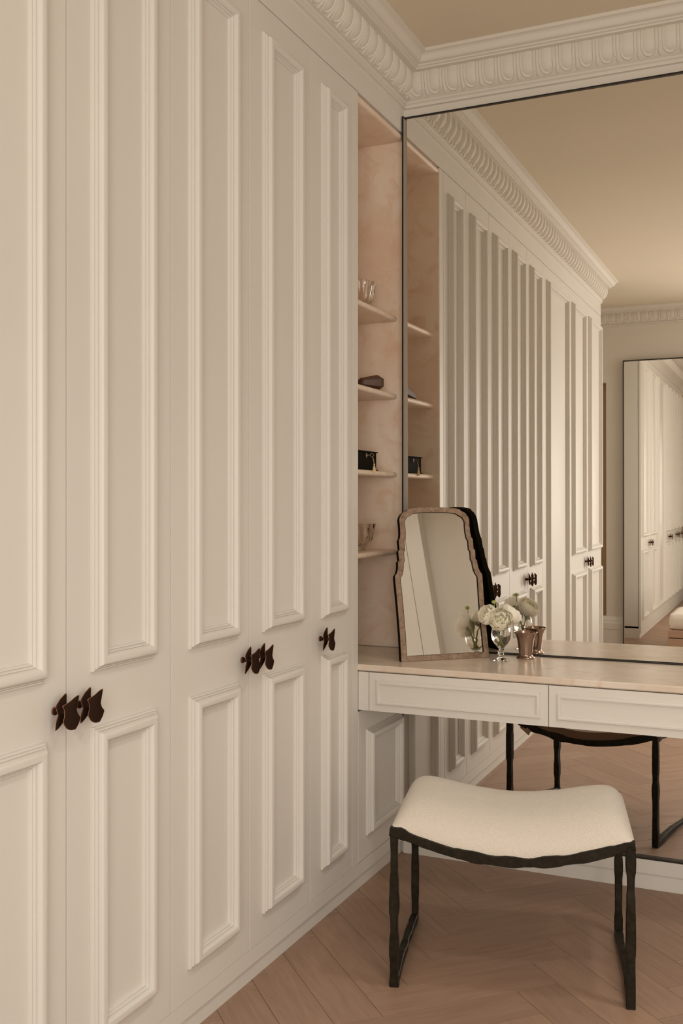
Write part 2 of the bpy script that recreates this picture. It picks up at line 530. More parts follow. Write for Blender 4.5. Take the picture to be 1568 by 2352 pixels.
# ------------------------------------------------------------------ panel mouldings
def mould_profile(w, h):
    half = [(0, 0.0), (0, 0.22), (0.02, 0.30), (0.06, 0.34), (0.10, 0.32), (0.115, 0.26), (0.13, 0.40), (0.16, 0.52), (0.20, 0.54), (0.225, 0.47), (0.235, 0.62), (0.27, 0.80), (0.33, 0.93), (0.41, 0.99)]
    pr = [(a * w, b * h) for a, b in half] + [(0.5 * w, h)] + [((1 - a) * w, b * h) for a, b in reversed(half)]
    return pr
BIG = mould_profile(0.047, 0.026)

def knob_meshes():
    stem = MB().lathe([(0.0001, 0), (0.0085, 0), (0.0085, 0.003), (0.0055, 0.006), (0.0055, 0.026), (0.007, 0.030), (0.007, 0.048), (0.0001, 0.050)], 16)
    back = [(0.012, 0.036), (0.010, 0.016), (0.014, 0.0), (0.010, -0.014), (-0.004, -0.026), (-0.012, -0.031), (-0.019, -0.033), (-0.017, -0.016), (-0.011, -0.004), (-0.015, 0.006), (-0.019, 0.014), (-0.006, 0.025)]
    front = [(0.027, 0.030), (0.022, 0.012), (0.019, 0.002), (0.023, -0.007), (0.033, -0.016), (0.025, -0.026), (0.014, -0.035), (0.0, -0.034), (-0.010, -0.028), (-0.017, -0.016), (-0.013, -0.004), (-0.013, 0.007), (-0.019, 0.016), (-0.002, 0.021), (0.014, 0.028)]
    out = []
    def smooth_poly(p, it=2):
        for _ in range(it):
            q = []
            for i in range(len(p)):
                a, b = p[i], p[(i + 1) % len(p)]
                q += [(0.86 * a[0] + 0.14 * b[0], 0.86 * a[1] + 0.14 * b[1]), (0.14 * a[0] + 0.86 * b[0], 0.14 * a[1] + 0.86 * b[1])]
            p = q
        return p
    m = MB()
    # stem along +x
    s2 = MB().lathe([(0.0001, 0), (0.0085, 0), (0.0085, 0.004), (0.0055, 0.007), (0.0055, 0.039), (0.0001, 0.040)], 16)
    m.add([(z, x, y) for x, y, z in s2.v], s2.f)
    rims = MB()
    for poly, x0, curve in ((back, 0.020, 3.0), (front, 0.040, -3.0)):
        p = smooth_poly([(y * 1.20, z * 1.07) for y, z in poly])
        n = len(p)
        th = 0.0032
        def cx(y, z): return x0 + curve * (y * y - 0.3 * z * z)
        rings = []
        for sc, dx in ((0.93, 0.0), (1.0, 0.0009), (1.0, th - 0.0009), (0.93, th)):
            rings.append([(cx(y * sc, z * sc) + dx, y * sc, z * sc) for y, z in p])
        inner = []
        vs = [v for r in rings for v in r]
        fs = []
        for k in range(3):
            tgt = [(k * n + i, k * n + (i + 1) % n, (k + 1) * n + (i + 1) % n, (k + 1) * n + i) for i in range(n)]
            if k == 1: rims.add(vs, tgt)
            fs += tgt
        c0, c1 = len(vs), len(vs) + 1
        vs += [(cx(0, 0), 0, 0), (cx(0, 0) + th, 0, 0)]
        fs += [(c0, (i + 1) % n, i) for i in range(n)] + [(c1, 3 * n + i, 3 * n + (i + 1) % n) for i in range(n)]
        m.add(vs, fs)
    # drop unused verts of the rim copy
    used = sorted({i for f in rims.f for i in f})
    mp = {a: b for b, a in enumerate(used)}
    rm = MB()
    cen = {}
    rm.add([rims.v[i] for i in used], [tuple(mp[i] for i in f) for f in rims.f])
    rm.v = [(x, y * 1.012, z * 1.012) for x, y, z in rm.v]
    body = m.mesh('knob', BRONZE, smooth=40)
    rim = rm.mesh('copper_rim', COPPER_EDGE, smooth=40)
    # one mesh, two materials
    bm = bmesh.new()
    bm.from_mesh(body)
    nb = len(bm.faces)
    bm.from_mesh(rim)
    bm.faces.ensure_lookup_table()
    for f in bm.faces[nb:]: f.material_index = 1
    me = bpy.data.meshes.new('knob')
    bm.to_mesh(me); bm.free()
    me.materials.append(BRONZE); me.materials.append(COPPER_EDGE)
    me.polygons.foreach_set('use_smooth', [True] * len(me.polygons))
    me.set_sharp_from_angle(angle=math.radians(40))
    return me
KNOB = knob_meshes()

ZB0, ZB1, ZU0, ZU1 = 0.176, 0.868, 0.990, 2.727

def door(parent, y0, y1, m0, m1, knob_y=None, py=0.0):
    """one door leaf (y0 < y1, world); m0, m1 = stile widths; parts: two mouldings and a knob"""
    g = 0.0016
    b = MB().box(-0.022, 0.0, y0 + g - py, y1 - g - py, DOOR_B, DOOR_T)
    d = b.build('door', PAINT, parent, bevel=0.0012)
    fn = lambda u, w, h: (h - 0.0004, u - py, w)
    MB().frame(y0 + m0, y1 - m1, ZU0, ZU1, BIG, fn).build('upper_moulding', PAINT, d, smooth=25)
    MB().frame(y0 + m0, y1 - m1, ZB0, ZB1, BIG, fn).build('lower_moulding', PAINT, d, smooth=25)
    if knob_y is not None:
        o = link_mesh('knob', KNOB, d, (0, knob_y - py, 0.926))
        o['label'] = 'dark bronze knob of two curved plates with copper edges'
    return d

def carcass(parent, y0, y1, py):
    g = 0.004
    m = MB()
    a, b = y0 + g - py, y1 - g - py
    m.box(-0.6, -0.026, a, a + 0.018, DOOR_B, DOOR_T).box(-0.6, -0.026, b - 0.018, b, DOOR_B, DOOR_T)
    m.box(-0.6, -0.582, a, b, DOOR_B, DOOR_T).box(-0.6, -0.026, a, b, DOOR_B, DOOR_B + 0.018).box(-0.6, -0.026, a, b, DOOR_T - 0.018, DOOR_T)
    m.box(-0.05, -0.026, (a + b) / 2 - 0.012, (a + b) / 2 + 0.012, DOOR_B, DOOR_T)
    return m.build('carcass', PAINT, parent)

GR = [-4.42, -3.80, -3.205, -2.397, -2.006, -1.614, -1.223, -0.832, -0.503]
def cabinet(y0, y1, label):
    e = empty('wardrobe_cabinet', (0, (y0 + y1) / 2, 0), 0, label, 'wardrobe')
    carcass(e, y0, y1, (y0 + y1) / 2)
    return e, (y0 + y1) / 2
e, py = cabinet(GR[0], GR[2], 'cream two-door wardrobe at the far end, seen only in the big mirror')
door(e, GR[0], GR[1], 0.045, 0.085, GR[1] - 0.045, py); door(e, GR[1], GR[2], 0.075, 0.07, GR[1] + 0.045, py)
e, py = cabinet(GR[2], GR[3], 'broad cream wardrobe front with one full-height panel and no knob')
d = MB().box(-0.022, 0.0, GR[2] + 0.0016 - py, GR[3] - 0.0016 - py, DOOR_B, DOOR_T).build('door', PAINT, e, bevel=0.0012)
MB().frame(GR[2] + 0.085, GR[3] - 0.11, ZB0, ZU1, BIG, lambda u, w, h: (h - 0.0004, u - py, w)).build('tall_moulding', PAINT, d, smooth=25)
e, py = cabinet(GR[3], GR[5], 'cream panelled wardrobe with two doors at the left edge, nearest the camera')
door(e, GR[3], GR[4], 0.078, 0.072, GR[4] - 0.040, py); door(e, GR[4], GR[5], 0.080, 0.074, GR[4] + 0.040, py)
e, py = cabinet(GR[5], GR[7], 'cream panelled double wardrobe in the middle, paired knobs meeting at its centre')
door(e, GR[5], GR[6], 0.078, 0.071, GR[6] - 0.040, py); door(e, GR[6], GR[7], 0.077, 0.068, GR[6] + 0.040, py)
e, py = cabinet(GR[7], GR[8], 'narrow single-door cream wardrobe with one knob, beside the marble alcove')
door(e, GR[7], GR[8], 0.080, 0.064, GR[7] + 0.070, py)

# ------------------------------------------------------------------ marble display alcove
NY0 = -0.450
al = empty('display_alcove', (0, -0.25, 0), 0, 'tall open alcove lined with pink marble between wardrobe and mirror', 'shelving')
def AB(m, x0, x1, y0, y1, z0, z1): return m.box(x0, x1, y0 + 0.25, y1 + 0.25, z0, z1)
AB(MB(), -0.6, 0.0, -0.501, NY0, DOOR_B - 0.0, DOOR_T).build('stile', PAINT, al, bevel=0.001)
lin = MB()
AB(lin, -0.37, -0.35, NY0, 0.0, 0.802, 2.806)
AB(lin, -0.35, -0.002, NY0, NY0 + 0.004, 0.802, 2.79)
AB(lin, -0.35, -0.0005, 0.001, 0.011, 0.802, 2.806)
lin.build('marble_lining', MARBLE, al)
def bullnose(x0, x1, z0, z1):
    r = (z1 - z0) / 2
    return [(x0, z0), (x1 - r, z0)] + [(x1 - r + r * math.sin(a), z0 + r - r * math.cos(a)) for a in (math.pi * k / 8 for k in range(1, 8))] + [(x1 - r, z1), (x0, z1)]
MB().extrude(bullnose(-0.35, -0.001, 2.783, 2.8065), NY0 + 0.001 + 0.25, 0.25, lambda p, q, t: (p, t, q)).build('marble_lintel', MARBLE, al, smooth=40)
for z0, z1 in ((2.079, 2.100), (1.774, 1.795), (1.468, 1.488), (1.165, 1.185)):
    MB().extrude(bullnose(-0.35, -0.028, z0, z1), NY0 + 0.004 + 0.25, 0.2505, lambda p, q, t: (p, t, q)).build('shelf', MARBLE, al, smooth=40)
AB(MB(), -0.6, -0.372, NY0, 0.0, 0.60, 2.80).build('back_board', PAINT, al)
lc = MB()
AB(lc, -0.022, 0.0, NY0 + 0.0025, -0.004, DOOR_B + 0.002, 0.632)
cd = lc.build('cupboard_door', PAINT, al, bevel=0.001)
MB().frame(-0.379 + 0.25, -0.043 + 0.25, 0.178, 0.556, BIG, lambda u, w, h: (h - 0.0004, u, w)).build('door_moulding', PAINT, cd, smooth=25)

# ------------------------------------------------------------------ big wall mirror
MX0, MX1, MZ0, MZ1 = 0.003, 2.0, 0.1075, 2.870
bmirror = empty('wall_mirror', (1.0, 0, 0.1), 0, 'huge mirror in a thin black frame covering the wall behind the dressing table', 'mirror')
def mz(x, z): return 0.0034 * (x - 1.0) - 0.0037 * (z - 1.3)
g = MB()
vs = [(x, mz(x, z) + dy, z) for dy in (0, 0.0035) for x, z in ((MX0, MZ0), (MX1, MZ0), (MX1, MZ1), (MX0, MZ1))]
g.add([(x - 1.0, y, z - 0.1) for x, y, z in vs], [(0, 1, 2, 3), (7, 6, 5, 4), (0, 4, 5, 1), (1, 5, 6, 2), (2, 6, 7, 3), (3, 7, 4, 0)])
g.build('mirror_glass', MIRROR, bmirror)
def frame_bar(name, x0, x1, z0, z1, y0=-0.029):
    return MB().box(x0 - 1.0, x1 - 1.0, y0, 0.0115, z0 - 0.1, z1 - 0.1).build(name, BLACK_METAL, bmirror)
frame_bar('frame_side', MX0, MX0 + 0.0055, MZ0, MZ1)
frame_bar('frame_side', MX1 - 0.007, MX1, MZ0, MZ1)
frame_bar('frame_top', MX0, MX1, MZ1 - 0.0050, MZ1, -0.014)
frame_bar('frame_bottom', MX0, MX1, MZ0, MZ0 + 0.0050, -0.013)
MB().box(MX0 + 0.0056 - 1.0, MX0 + 0.0068 - 1.0, -0.0275, 0.011, MZ0 + 0.008 - 0.1, MZ1 - 0.008 - 0.1).build('inner_edge', GREY_METAL, bmirror)
MB().box(MX0 + 0.009 - 1.0, MX1 - 0.009 - 1.0, -0.013, -0.006, DESK_Z + 0.0002 - 0.1, DESK_Z + 0.0045 - 0.1).build('gap_shade_strip', BLACK_METAL, bmirror)  # dark strip put in for the shadow gap behind the worktop

# mirror on the far wall
fm = empty('wall_mirror', (0.60, Y_F + 0.025, 0.035), 0, 'dark-edged mirror on the opposite wall, seen at the right inside the big mirror', 'mirror')
MB().box(-0.592, 0.592, 0.004, 0.010, 0.006, 2.559).build('mirror_glass', MIRROR, fm)
MB().frame(-0.6, 0.6, 0.0, 2.565, [(0, 0.0), (0, 0.030), (0.007, 0.030), (0.007, 0.0)], lambda u, w, h: (u, h + 0.0005, w)).build('frame', BLACK_METAL, fm)
MB().box(-0.5925, -0.5915, 0.0105, 0.028, 0.008, 2.557).build('inner_edge', GREY_METAL, fm)

# ------------------------------------------------------------------ dressing table
DY = -0.453
top = MB()
r = 0.004
slab = [(DY + r, 0.7775), (DY, 0.7815), (DY, DESK_Z - r), (DY + r, DESK_Z), (-0.0145, DESK_Z), (-0.0145, 0.7775)]
top.extrude(slab, -0.001, 2.0, lambda p, q, t: (t, p, q))
top.box(-0.348, -0.001, NY0 + 0.0045, 0.0, 0.7775, DESK_Z)
tag(top.build('worktop', MARBLE_TOP), 'polished pink marble worktop running along under the big mirror', 'worktop')
dt = empty('dressing_table', (0, 0, 0), 0, 'wall-hung cream dressing table with moulded drawers under the marble', 'dressing table')
ZA0, ZA1 = 0.640, 0.7755
MB().box(0.001, 1.98, -0.43, -0.002, ZA0 + 0.002, ZA1).build('drawer_case', PAINT, dt)
MB().box(0.001, 0.0405, DY + 0.002, -0.431, ZA0, ZA1 - 0.001).build('filler', PAINT, dt, bevel=0.0008)
THIN = mould_profile(0.021, 0.0065)
xs = [0.0415, 0.6725, 1.3035, 1.9345]
for x0, x1 in zip(xs[:-1], xs[1:]):
    dr = MB().box(x0 + 0.0012, x1 - 0.0012, DY + 0.002, -0.431, ZA0, ZA1 - 0.001).build('drawer', PAINT, dt, bevel=0.0008)
    MB().frame(x0 + 0.024, x1 - 0.024, ZA0 + 0.020, ZA1 - 0.024, THIN, lambda u, w, h: (u, DY + 0.0022 - h, w)).build('drawer_moulding', PAINT, dr, smooth=25)
MB().box(1.9355, 1.98, DY + 0.002, -0.431, ZA0, ZA1 - 0.001).build('filler', PAINT, dt, bevel=0.0008)

# ------------------------------------------------------------------ stool
SA = math.radians(13.1)
stool = empty('stool', (0.634, -0.752, 0), SA, 'low stool with saddle-shaped cream boucle seat on hammered black iron legs', 'stool')
SW, SD = 0.322, 0.236          # half width and half depth to leg centres
def hammered(path, w, d, seed, up, name, step=0.011):
    """square bar with hammered, uneven faces; path = list of points"""
    rr = random.Random(seed)
    pts = [Vector(p) for p in path]
    seglen = [(pts[i + 1] - pts[i]).length for i in range(len(pts) - 1)]
    tot = sum(seglen)
    n = max(3, int(tot / step))
    m = MB()
    knots = [0.0]
    while knots[-1] < tot: knots.append(knots[-1] + rr.uniform(0.03, 0.075))
    vals = [(rr.uniform(-0.17, 0.22), rr.uniform(-0.17, 0.22)) for _ in knots]
    rings = []
    for k in range(n + 1):
        s = tot * k / n
        a = s; i = 0
        while i < len(seglen) - 1 and a > seglen[i]: a -= seglen[i]; i += 1
        p = pts[i].lerp(pts[i + 1], min(1, a / seglen[i]))
        i2 = max(0, min(len(pts) - 1, i))
        t = (pts[min(i + 1, len(pts) - 1)] - pts[i2]).normalized()
        side = t.cross(Vector(up)).normalized(); u2 = side.cross(t).normalized()
        q = 0
        while q < len(knots) - 2 and knots[q + 1] < s: q += 1
        f = (s - knots[q]) / max(1e-6, knots[q + 1] - knots[q])
        f = min(1, max(0, f)); f = f * f * (3 - 2 * f); f = min(1, max(0, (f - 0.25) * 2.0))
        kw = vals[q][0] * (1 - f) + vals[q + 1][0] * f
        kd = vals[q][1] * (1 - f) + vals[q + 1][1] * f
        hw, hd = w / 2 * (1 + kw), d / 2 * (1 + kd)
        c = 0.0022
        for x, y in ((-hw + c, -hd), (hw - c, -hd), (hw, -hd + c), (hw, hd - c), (hw - c, hd), (-hw + c, hd), (-hw, hd - c), (-hw, -hd + c)):
            m.v.append(tuple(p + side * (x + rr.uniform(-.0003, .0003)) + u2 * (y + rr.uniform(-.0003, .0003))))
    for k in range(n):
        for j in range(8):
            l = (j + 1) % 8
            m.f.append((k * 8 + j, k * 8 + l, (k + 1) * 8 + l, (k + 1) * 8 + j))
    m.f += [tuple(range(7, -1, -1)), tuple(range(n * 8, n * 8 + 8))]
    return m.build(name, IRON, stool, smooth=28)

def sag(s): return 0.372 + 0.071 * abs(s) ** 1.9       # centre line of the curved rails, s in -1..1
for k, (sx, sy) in enumerate(((-1, -1), (1, -1), (-1, 1), (1, 1))):
    hammered([(sx * SW, sy * SD, 0.001), (sx * SW, sy * SD, 0.22), (sx * SW, sy * SD, 0.437)], 0.023, 0.023, 11 + k, (0, 1, 0), 'leg')
for k, sy in enumerate((-1, 1)):
    pts = [(s * (SW + (0.012 if sy < 0 else 0.006)), sy * SD, sag(min(abs(s), 0.95)) + 0.002) for s in (q / 14 for q in range(-14, 15))]
    hammered(pts, 0.024, 0.027, 31 + k, (0, 0, 1), 'curved_rail', 0.013)
for k, sx in enumerate((-1, 1)):
    hammered([(sx * SW, -SD + 0.010, 0.428), (sx * SW, SD - 0.010, 0.428)], 0.020, 0.022, 41 + k, (0, 0, 1), 'side_rail')
    hammered([(sx * SW, -SD + 0.008 + (2 * SD - 0.016) * q / 8, 0.0125 + 0.012 * math.sin(math.pi * q / 8)) for q in range(9)], 0.021, 0.022, 51 + k, (0, 0, 1), 'floor_rail')
# cushion
NS, NT = 220, 160
def seat_pt(s, t, top):
    # superelliptic plan, puffed top
    x = s * (SW + 0.0125); y = t * (SD + 0.006)
    base = sag(s) + 0.011 - 0.010 * abs(s) ** 14
    if not top: return Vector((x * 0.985, y * 0.96, base - 0.004))
    e = max(0.0, 1 - abs(s) ** 5.0) ** 0.42 * max(0.0, 1 - abs(t) ** 3.6) ** 0.55
    puff = 0.092 * e
    shx = 1 - 0.10 * (puff / 0.092) * abs(s) ** 6
    return Vector((x * shx, y, base - 0.004 + puff + 0.002 * (1 - t * t)))
def remap(q): return math.sin(q * math.pi / 2) * 0.35 + q * 0.65
sv, sf = [], []
for a in range(NT + 1):
    t = remap(-1 + 2 * a / NT)
    for b in range(NS + 1):
        s = remap(-1 + 2 * b / NS)
        p = seat_pt(s, t, True)
        edge = min(1, (1 - abs(s)) * 30, (1 - abs(t)) * 30)
        nz = noise.noise(p * 190) * 0.0006 + noise.noise(p * 420) * 0.0006 + noise.noise(p * 14) * 0.0012
        sv.append(tuple(p + Vector((0, 0, nz * (0.4 + 0.6 * edge)))))
for a in range(NT):
    for b in range(NS):
        i = a * (NS + 1) + b
        sf.append((i, i + 1, i + NS + 2, i + NS + 1))
cu = MB().add(sv, sf)
cu.build('seat_cushion', BOUCLE, stool, smooth=180)
ub = MB()
uv, uf = [], []
for a in (0, 1):
    for q in range(29):
        s = -1 + q / 14
        for z in (0.008, -0.004): uv.append((s * (SW - 0.008), (-1 if a == 0 else 1) * (SD - 0.008), sag(s) + z))
for q in range(28):
    i = q * 2; j = 58 + q * 2
    uf += [(i, i + 2, j + 2, j), (i + 1, j + 1, j + 3, i + 3), (i, i + 1, i + 3, i + 2), (j, j + 2, j + 3, j + 1)]
uf += [(0, 58, 59, 1), (56, 57, 115, 114)]
ub.add(uv, uf).build('seat_base', FELT, stool, smooth=30)
bb = MB()
bv, bf = [], []
for q in range(29):
    s_ = -1 + q / 14
    for y_, z_ in ((SD + 0.0062, 0.0), (SD + 0.0072, 0.0), (SD + 0.0072, 1.0), (SD + 0.0062, 1.0)): bv.append((s_ * (SW - 0.04), y_, sag(s_) + z_ * (0.012 + 0.034 * (1 - abs(s_) ** 3))))
for q in range(28):
    for c_ in range(4): bf.append((q * 4 + c_, q * 4 + (c_ + 1) % 4, q * 4 + 4 + (c_ + 1) % 4, q * 4 + 4 + c_))
bf += [(0, 1, 2, 3), (115, 114, 113, 112)]
bb.add(bv, bf).build('back_band', FELT, stool, smooth=30)
tagm = MB().box(-0.028, 0.028, -0.0005, 0.0005, -0.022, 0.0)
ct = tagm.build('care_tag', new_mat('brown_tag', (0.36, 0.23, 0.15, 1), 0.7), stool, loc=(-0.235, SD + 0.012, 0.405), rot=(0.25, 0.45, 0.3))
ct['label'] = 'small brown fabric tag under the seat edge'

# ------------------------------------------------------------------ table mirror
tm = empty('table_mirror', (0.249, -0.224, DESK_Z + 0.0008), math.radians(44.4), 'small stepped-edge mirror in mottled brown veneer frame leaning on the marble', 'mirror')
TA = math.radians(11)
outer_r = [(0.1755, 0.0), (0.1735, 0.10), (0.174, 0.20), (0.1765, 0.300), (0.1755, 0.308), (0.1685, 0.316), (0.163, 0.330), (0.1605, 0.345), (0.160, 0.358), (0.154, 0.364), (0.1555, 0.380), (0.1555, 0.398), (0.150, 0.402), (0.150, 0.420), (0.1505, 0.438), (0.145, 0.446), (0.142, 0.465), (0.1415, 0.49), (0.1425, 0.512), (0.139, 0.524), (0.133, 0.533), (0.124, 0.541), (0.114, 0.545), (0.106, 0.552), (0.092, 0.5555), (0.06, 0.5585), (0.03, 0.560)]
inner_r = [(0.1540, 0.019), (0.1530, 0.10), (0.1535, 0.20), (0.1560, 0.292), (0.1550, 0.300), (0.1485, 0.309), (0.1430, 0.323), (0.1405, 0.340), (0.1395, 0.353), (0.1340, 0.361), (0.1350, 0.377), (0.1350, 0.393), (0.1300, 0.399), (0.1300, 0.417), (0.1300, 0.434), (0.1250, 0.441), (0.1220, 0.462), (0.1215, 0.487), (0.1225, 0.505), (0.1190, 0.514), (0.1140, 0.521), (0.1080, 0.525), (0.1000, 0.529), (0.0930, 0.534), (0.0830, 0.5375), (0.055, 0.5400), (0.028, 0.5415)]
def both(r): return r + [(-a, b) for a, b in reversed(r)]
O2, I2 = both(outer_r), both(inner_r)
def lean(x, h, z):
    # h towards the viewer (-y local), z up the leaning face
    return (x, -h * math.cos(TA) + z * math.sin(TA), z * math.cos(TA) + h * math.sin(TA) + 0.0)
n = len(O2)
TH = 0.020
def ringed(levels):
    m = MB(); vs = []
    for pl_, h in levels: vs += [lean(x, h, z) for x, z in pl_]
    fs = []
    for k in range(len(levels) - 1):
        for i in range(n):
            j = (i + 1) % n
            fs.append((k * n + i, k * n + j, (k + 1) * n + j, (k + 1) * n + i))
    return m.add(vs, fs)
ringed([(O2, 0.0), (O2, -0.0005), (I2, -0.0005), (I2, -0.004)]).build('frame', BURR, tm)
bk = ringed([(O2, -0.0006), (O2, -TH)])
bk.f.append(tuple(range(n, 2 * n)))
sc = [(x * 1.006, 0.28 + (z - 0.28) * 1.0035) for x, z in O2]
bk.build('back_board', BLACK_LACQ, tm, smooth=30)
lip = [(x * 0.990, z + (0.0012 if z < 0.03 else (-0.0010 if z > 0.5 else 0))) for x, z in I2]
ringed([(I2, -0.0004), (I2, 0.0002), (lip, 0.0002), (lip, -0.003)]).build('inner_lip', BLACK_LACQ, tm)
gl = MB()
gl.add([lean(x, -0.0035, z) for x, z in I2], [tuple(range(n))])
gl.build('mirror_glass', MIRROR, tm)
st = MB()
st.add([lean(-0.03, -TH, 0.30), lean(0.03, -TH, 0.30), (0.04, 0.145, 0.0), (-0.04, 0.145, 0.0), lean(-0.03, -TH - 0.006, 0.30), lean(0.03, -TH - 0.006, 0.30), (0.04, 0.152, 0.0), (-0.04, 0.152, 0.0)],
       [(0, 1, 2, 3), (7, 6, 5, 4), (0, 4, 5, 1), (1, 5, 6, 2), (2, 6, 7, 3), (3, 7, 4, 0)])
st.build('easel_strut', BLACK_LACQ, tm)

# ------------------------------------------------------------------ goblet with flowers
GX, GY = 0.434, -0.161
gob = empty('goblet', (GX, GY, DESK_Z + 0.0004), 0, 'clear stemmed glass goblet of water holding white flowers, beside the table mirror', 'vase')
outp = [(0.0001, 0.0), (0.0300, 0.0), (0.0305, 0.0012), (0.024, 0.0040), (0.012, 0.0095), (0.0085, 0.013), (0.0075, 0.018), (0.0095, 0.020), (0.0125, 0.0235), (0.0095, 0.027), (0.0100, 0.0285), (0.0135, 0.032), (0.0100, 0.0355), (0.0075, 0.038), (0.008, 0.042), (0.014, 0.049), (0.024, 0.060), (0.0315, 0.072), (0.0353, 0.084), (0.0358, 0.094), (0.0340, 0.108), (0.0310, 0.124), (0.0295, 0.136)]
inp = [(0.0283, 0.136), (0.0297, 0.124), (0.0327, 0.108), (0.0344, 0.094), (0.0338, 0.084), (0.0298, 0.072), (0.022, 0.0605), (0.012, 0.051), (0.005, 0.047), (0.0001, 0.0463)]
MB().lathe(outp + inp, 56).build('goblet_glass', GLASS, gob, smooth=50, weld=True)
WZ = 0.0885
wp = [(0.0001, 0.0461)] + [(r_ + 0.0004, z_) for r_, z_ in reversed(inp[:-1]) if z_ < WZ] + [(0.0346, WZ), (0.0001, WZ)]
MB().lathe(wp, 56).build('water', WATER, gob, smooth=50, weld=True)

def petal_mesh(name, mat, cup, wide, ruffle, seed):
    """petal growing from the origin along +z, curling towards +x at the tip; unit height"""
    rr = random.Random(seed)
    nu, nv = 9, 8
    ph = rr.uniform(0, 6)
    vs = []
    for j in range(nv + 1):
        v = j / nv
        w = wide * math.sin(math.pi * min(1, 0.10 + 0.78 * v)) ** 0.75
        for i in range(nu + 1):
            u = -1 + 2 * i / nu
            a = cup * v * 1.25
            x = -math.sin(a) * v * 0.62 - 0.16 * (u * u) * w * -1.0
            z = v * math.cos(a * 0.55) * (1 - 0.12 * u * u * v)
            x += 0.10 * (u * u) * w + ruffle * math.sin(u * 7 + ph) * v * v
            vs.append((x, u * w, z))
    fs = [(j * (nu + 1) + i, j * (nu + 1) + i + 1, (j + 1) * (nu + 1) + i + 1, (j + 1) * (nu + 1) + i) for j in range(nv) for i in range(nu)]
    return MB().add(vs, fs).mesh(name, mat, smooth=180)
# petals are spherical shell patches around the flower centre: rings of growing radius
def shell_petal(name, mat, span, lo, hi, ruffle, seed):
    """patch of the unit sphere; axis +z is the flower's face; colatitude lo..hi, azimuth +-span"""
    rr = random.Random(seed); ph = rr.uniform(0, 6)
    nu, nv = 10, 9
    vs = []
    for j in range(nv + 1):
        v = j / nv                                  # 0 at the base (back), 1 at the rim (front)
        for i in range(nu + 1):
            u = -1 + 2 * i / nu
            rim = hi + (lo - hi) * (1 - 0.22 * abs(u) ** 2.4)
            th = hi + (rim - hi) * v
            az = span * u * (0.55 + 0.45 * math.sin(math.pi * (0.15 + 0.7 * v)))
            r_ = 1.0 + 0.10 * v * v + ruffle * math.sin(u * 6.5 + ph) * v ** 2 + 0.05 * v ** 6
            vs.append((r_ * math.sin(th) * math.cos(az), r_ * math.sin(th) * math.sin(az), r_ * math.cos(th)))
    fs = [(j * (nu + 1) + i, j * (nu + 1) + i + 1, (j + 1) * (nu + 1) + i + 1, (j + 1) * (nu + 1) + i) for j in range(nv) for i in range(nu)]
    return MB().add(vs, fs).mesh(name, mat, smooth=180)
PM = [shell_petal('petal', PETAL, 0.85, 0.66, 2.4, 0.035, 1), shell_petal('petal', PETAL, 0.78, 0.74, 2.4, 0.04, 2)]
PO = [shell_petal('petal', PETAL, 0.80, 1.00, 2.6, 0.05, 6), shell_petal('petal', PETAL, 0.74, 1.12, 2.6, 0.06, 7), shell_petal('petal', PETAL, 0.88, 0.92, 2.6, 0.04, 8)]
PMI = [shell_petal('petal', PETAL_IN, 0.95, 0.30, 2.3, 0.02, 4), shell_petal('petal', PETAL_IN, 0.9, 0.38, 2.2, 0.03, 5)]

def flower(loc, axis, R, label, stem_pts, seed):
    rr = random.Random(seed)
    e = empty('ranunculus', loc, 0, label, 'flower', 'white ranunculus in the goblet')
    axis = Vector(axis).normalized()
    rotq = Vector((0, 0, 1)).rotation_difference(axis)
    head = bpy.data.objects.new('flower_head', None)
    # rings of petals
    layers = [(0.13, 3, PMI, 0.14), (0.22, 4, PMI, 0.09), (0.33, 4, PMI, 0.05), (0.45, 5, PM, 0.0), (0.58, 5, PM, -0.03), (0.70, 6, PM, -0.06), (0.80, 6, PO, -0.07), (0.89, 7, PO, -0.09), (0.96, 7, PO, -0.12), (1.02, 8, PO, -0.16)]
    for li, (rad, cnt, ms, dz) in enumerate(layers):
        a0 = rr.uniform(0, 6)
        for k in range(cnt):
            q = rotq.to_matrix().to_4x4() @ Matrix.Rotation(a0 + 2 * math.pi * k / cnt + rr.uniform(-.12, .12), 4, 'Z') @ Matrix.Rotation(rr.uniform(-0.04, 0.05) + 0.05 * (li > 7), 4, 'Y')
            o = bpy.data.objects.new('petal', rr.choice(ms))
            COL.objects.link(o)
            o.parent = e
            sc_ = R * rad * rr.uniform(0.96, 1.04)
            o.matrix_local = Matrix.Translation(axis * (dz * R)) @ q @ Matrix.Diagonal((sc_, sc_, sc_ * 0.82, 1))
    MB().lathe([(0.0001, 0.24), (0.03, 0.22), (0.05, 0.16), (0.06, 0.05), (0.0001, 0.0)], 12).build('flower_centre', GREEN, e).matrix_local = rotq.to_matrix().to_4x4() @ Matrix.Diagonal((R, R, R * 0.62, 1))
    L_ = Vector(loc)
    MB().tube([Vector(p) - L_ for p in stem_pts], 0.0030, 8).build('stem', GREEN, e, smooth=60)
    return e
def G(x, y, z): return (GX + x, GY + y, DESK_Z + z)
R_ = Vector((0.911, 0.413, 0)); T_ = Vector((0.413, -0.911, 0))      # rightwards and towards the camera
def place(dr, dtw, z): return (GX + R_.x * dr + T_.x * dtw, GY + R_.y * dr + T_.y * dtw, z)
f1 = place(-0.050, 0.003, 0.966); f2 = place(-0.006, 0.036, 0.951); f3 = place(0.044, -0.020, 0.970)
def stem_of(f, bx, by):
    f = Vector(f); b0 = Vector(G(bx, by, 0.056)); b1 = Vector(G(bx * -0.6 + (f.x - GX) * 0.30, by * -0.6 + (f.y - GY) * 0.30, 0.120))
    return [b0, b0.lerp(b1, 0.5), b1, b1.lerp(f, 0.5) + Vector((0, 0, -0.004)), f]
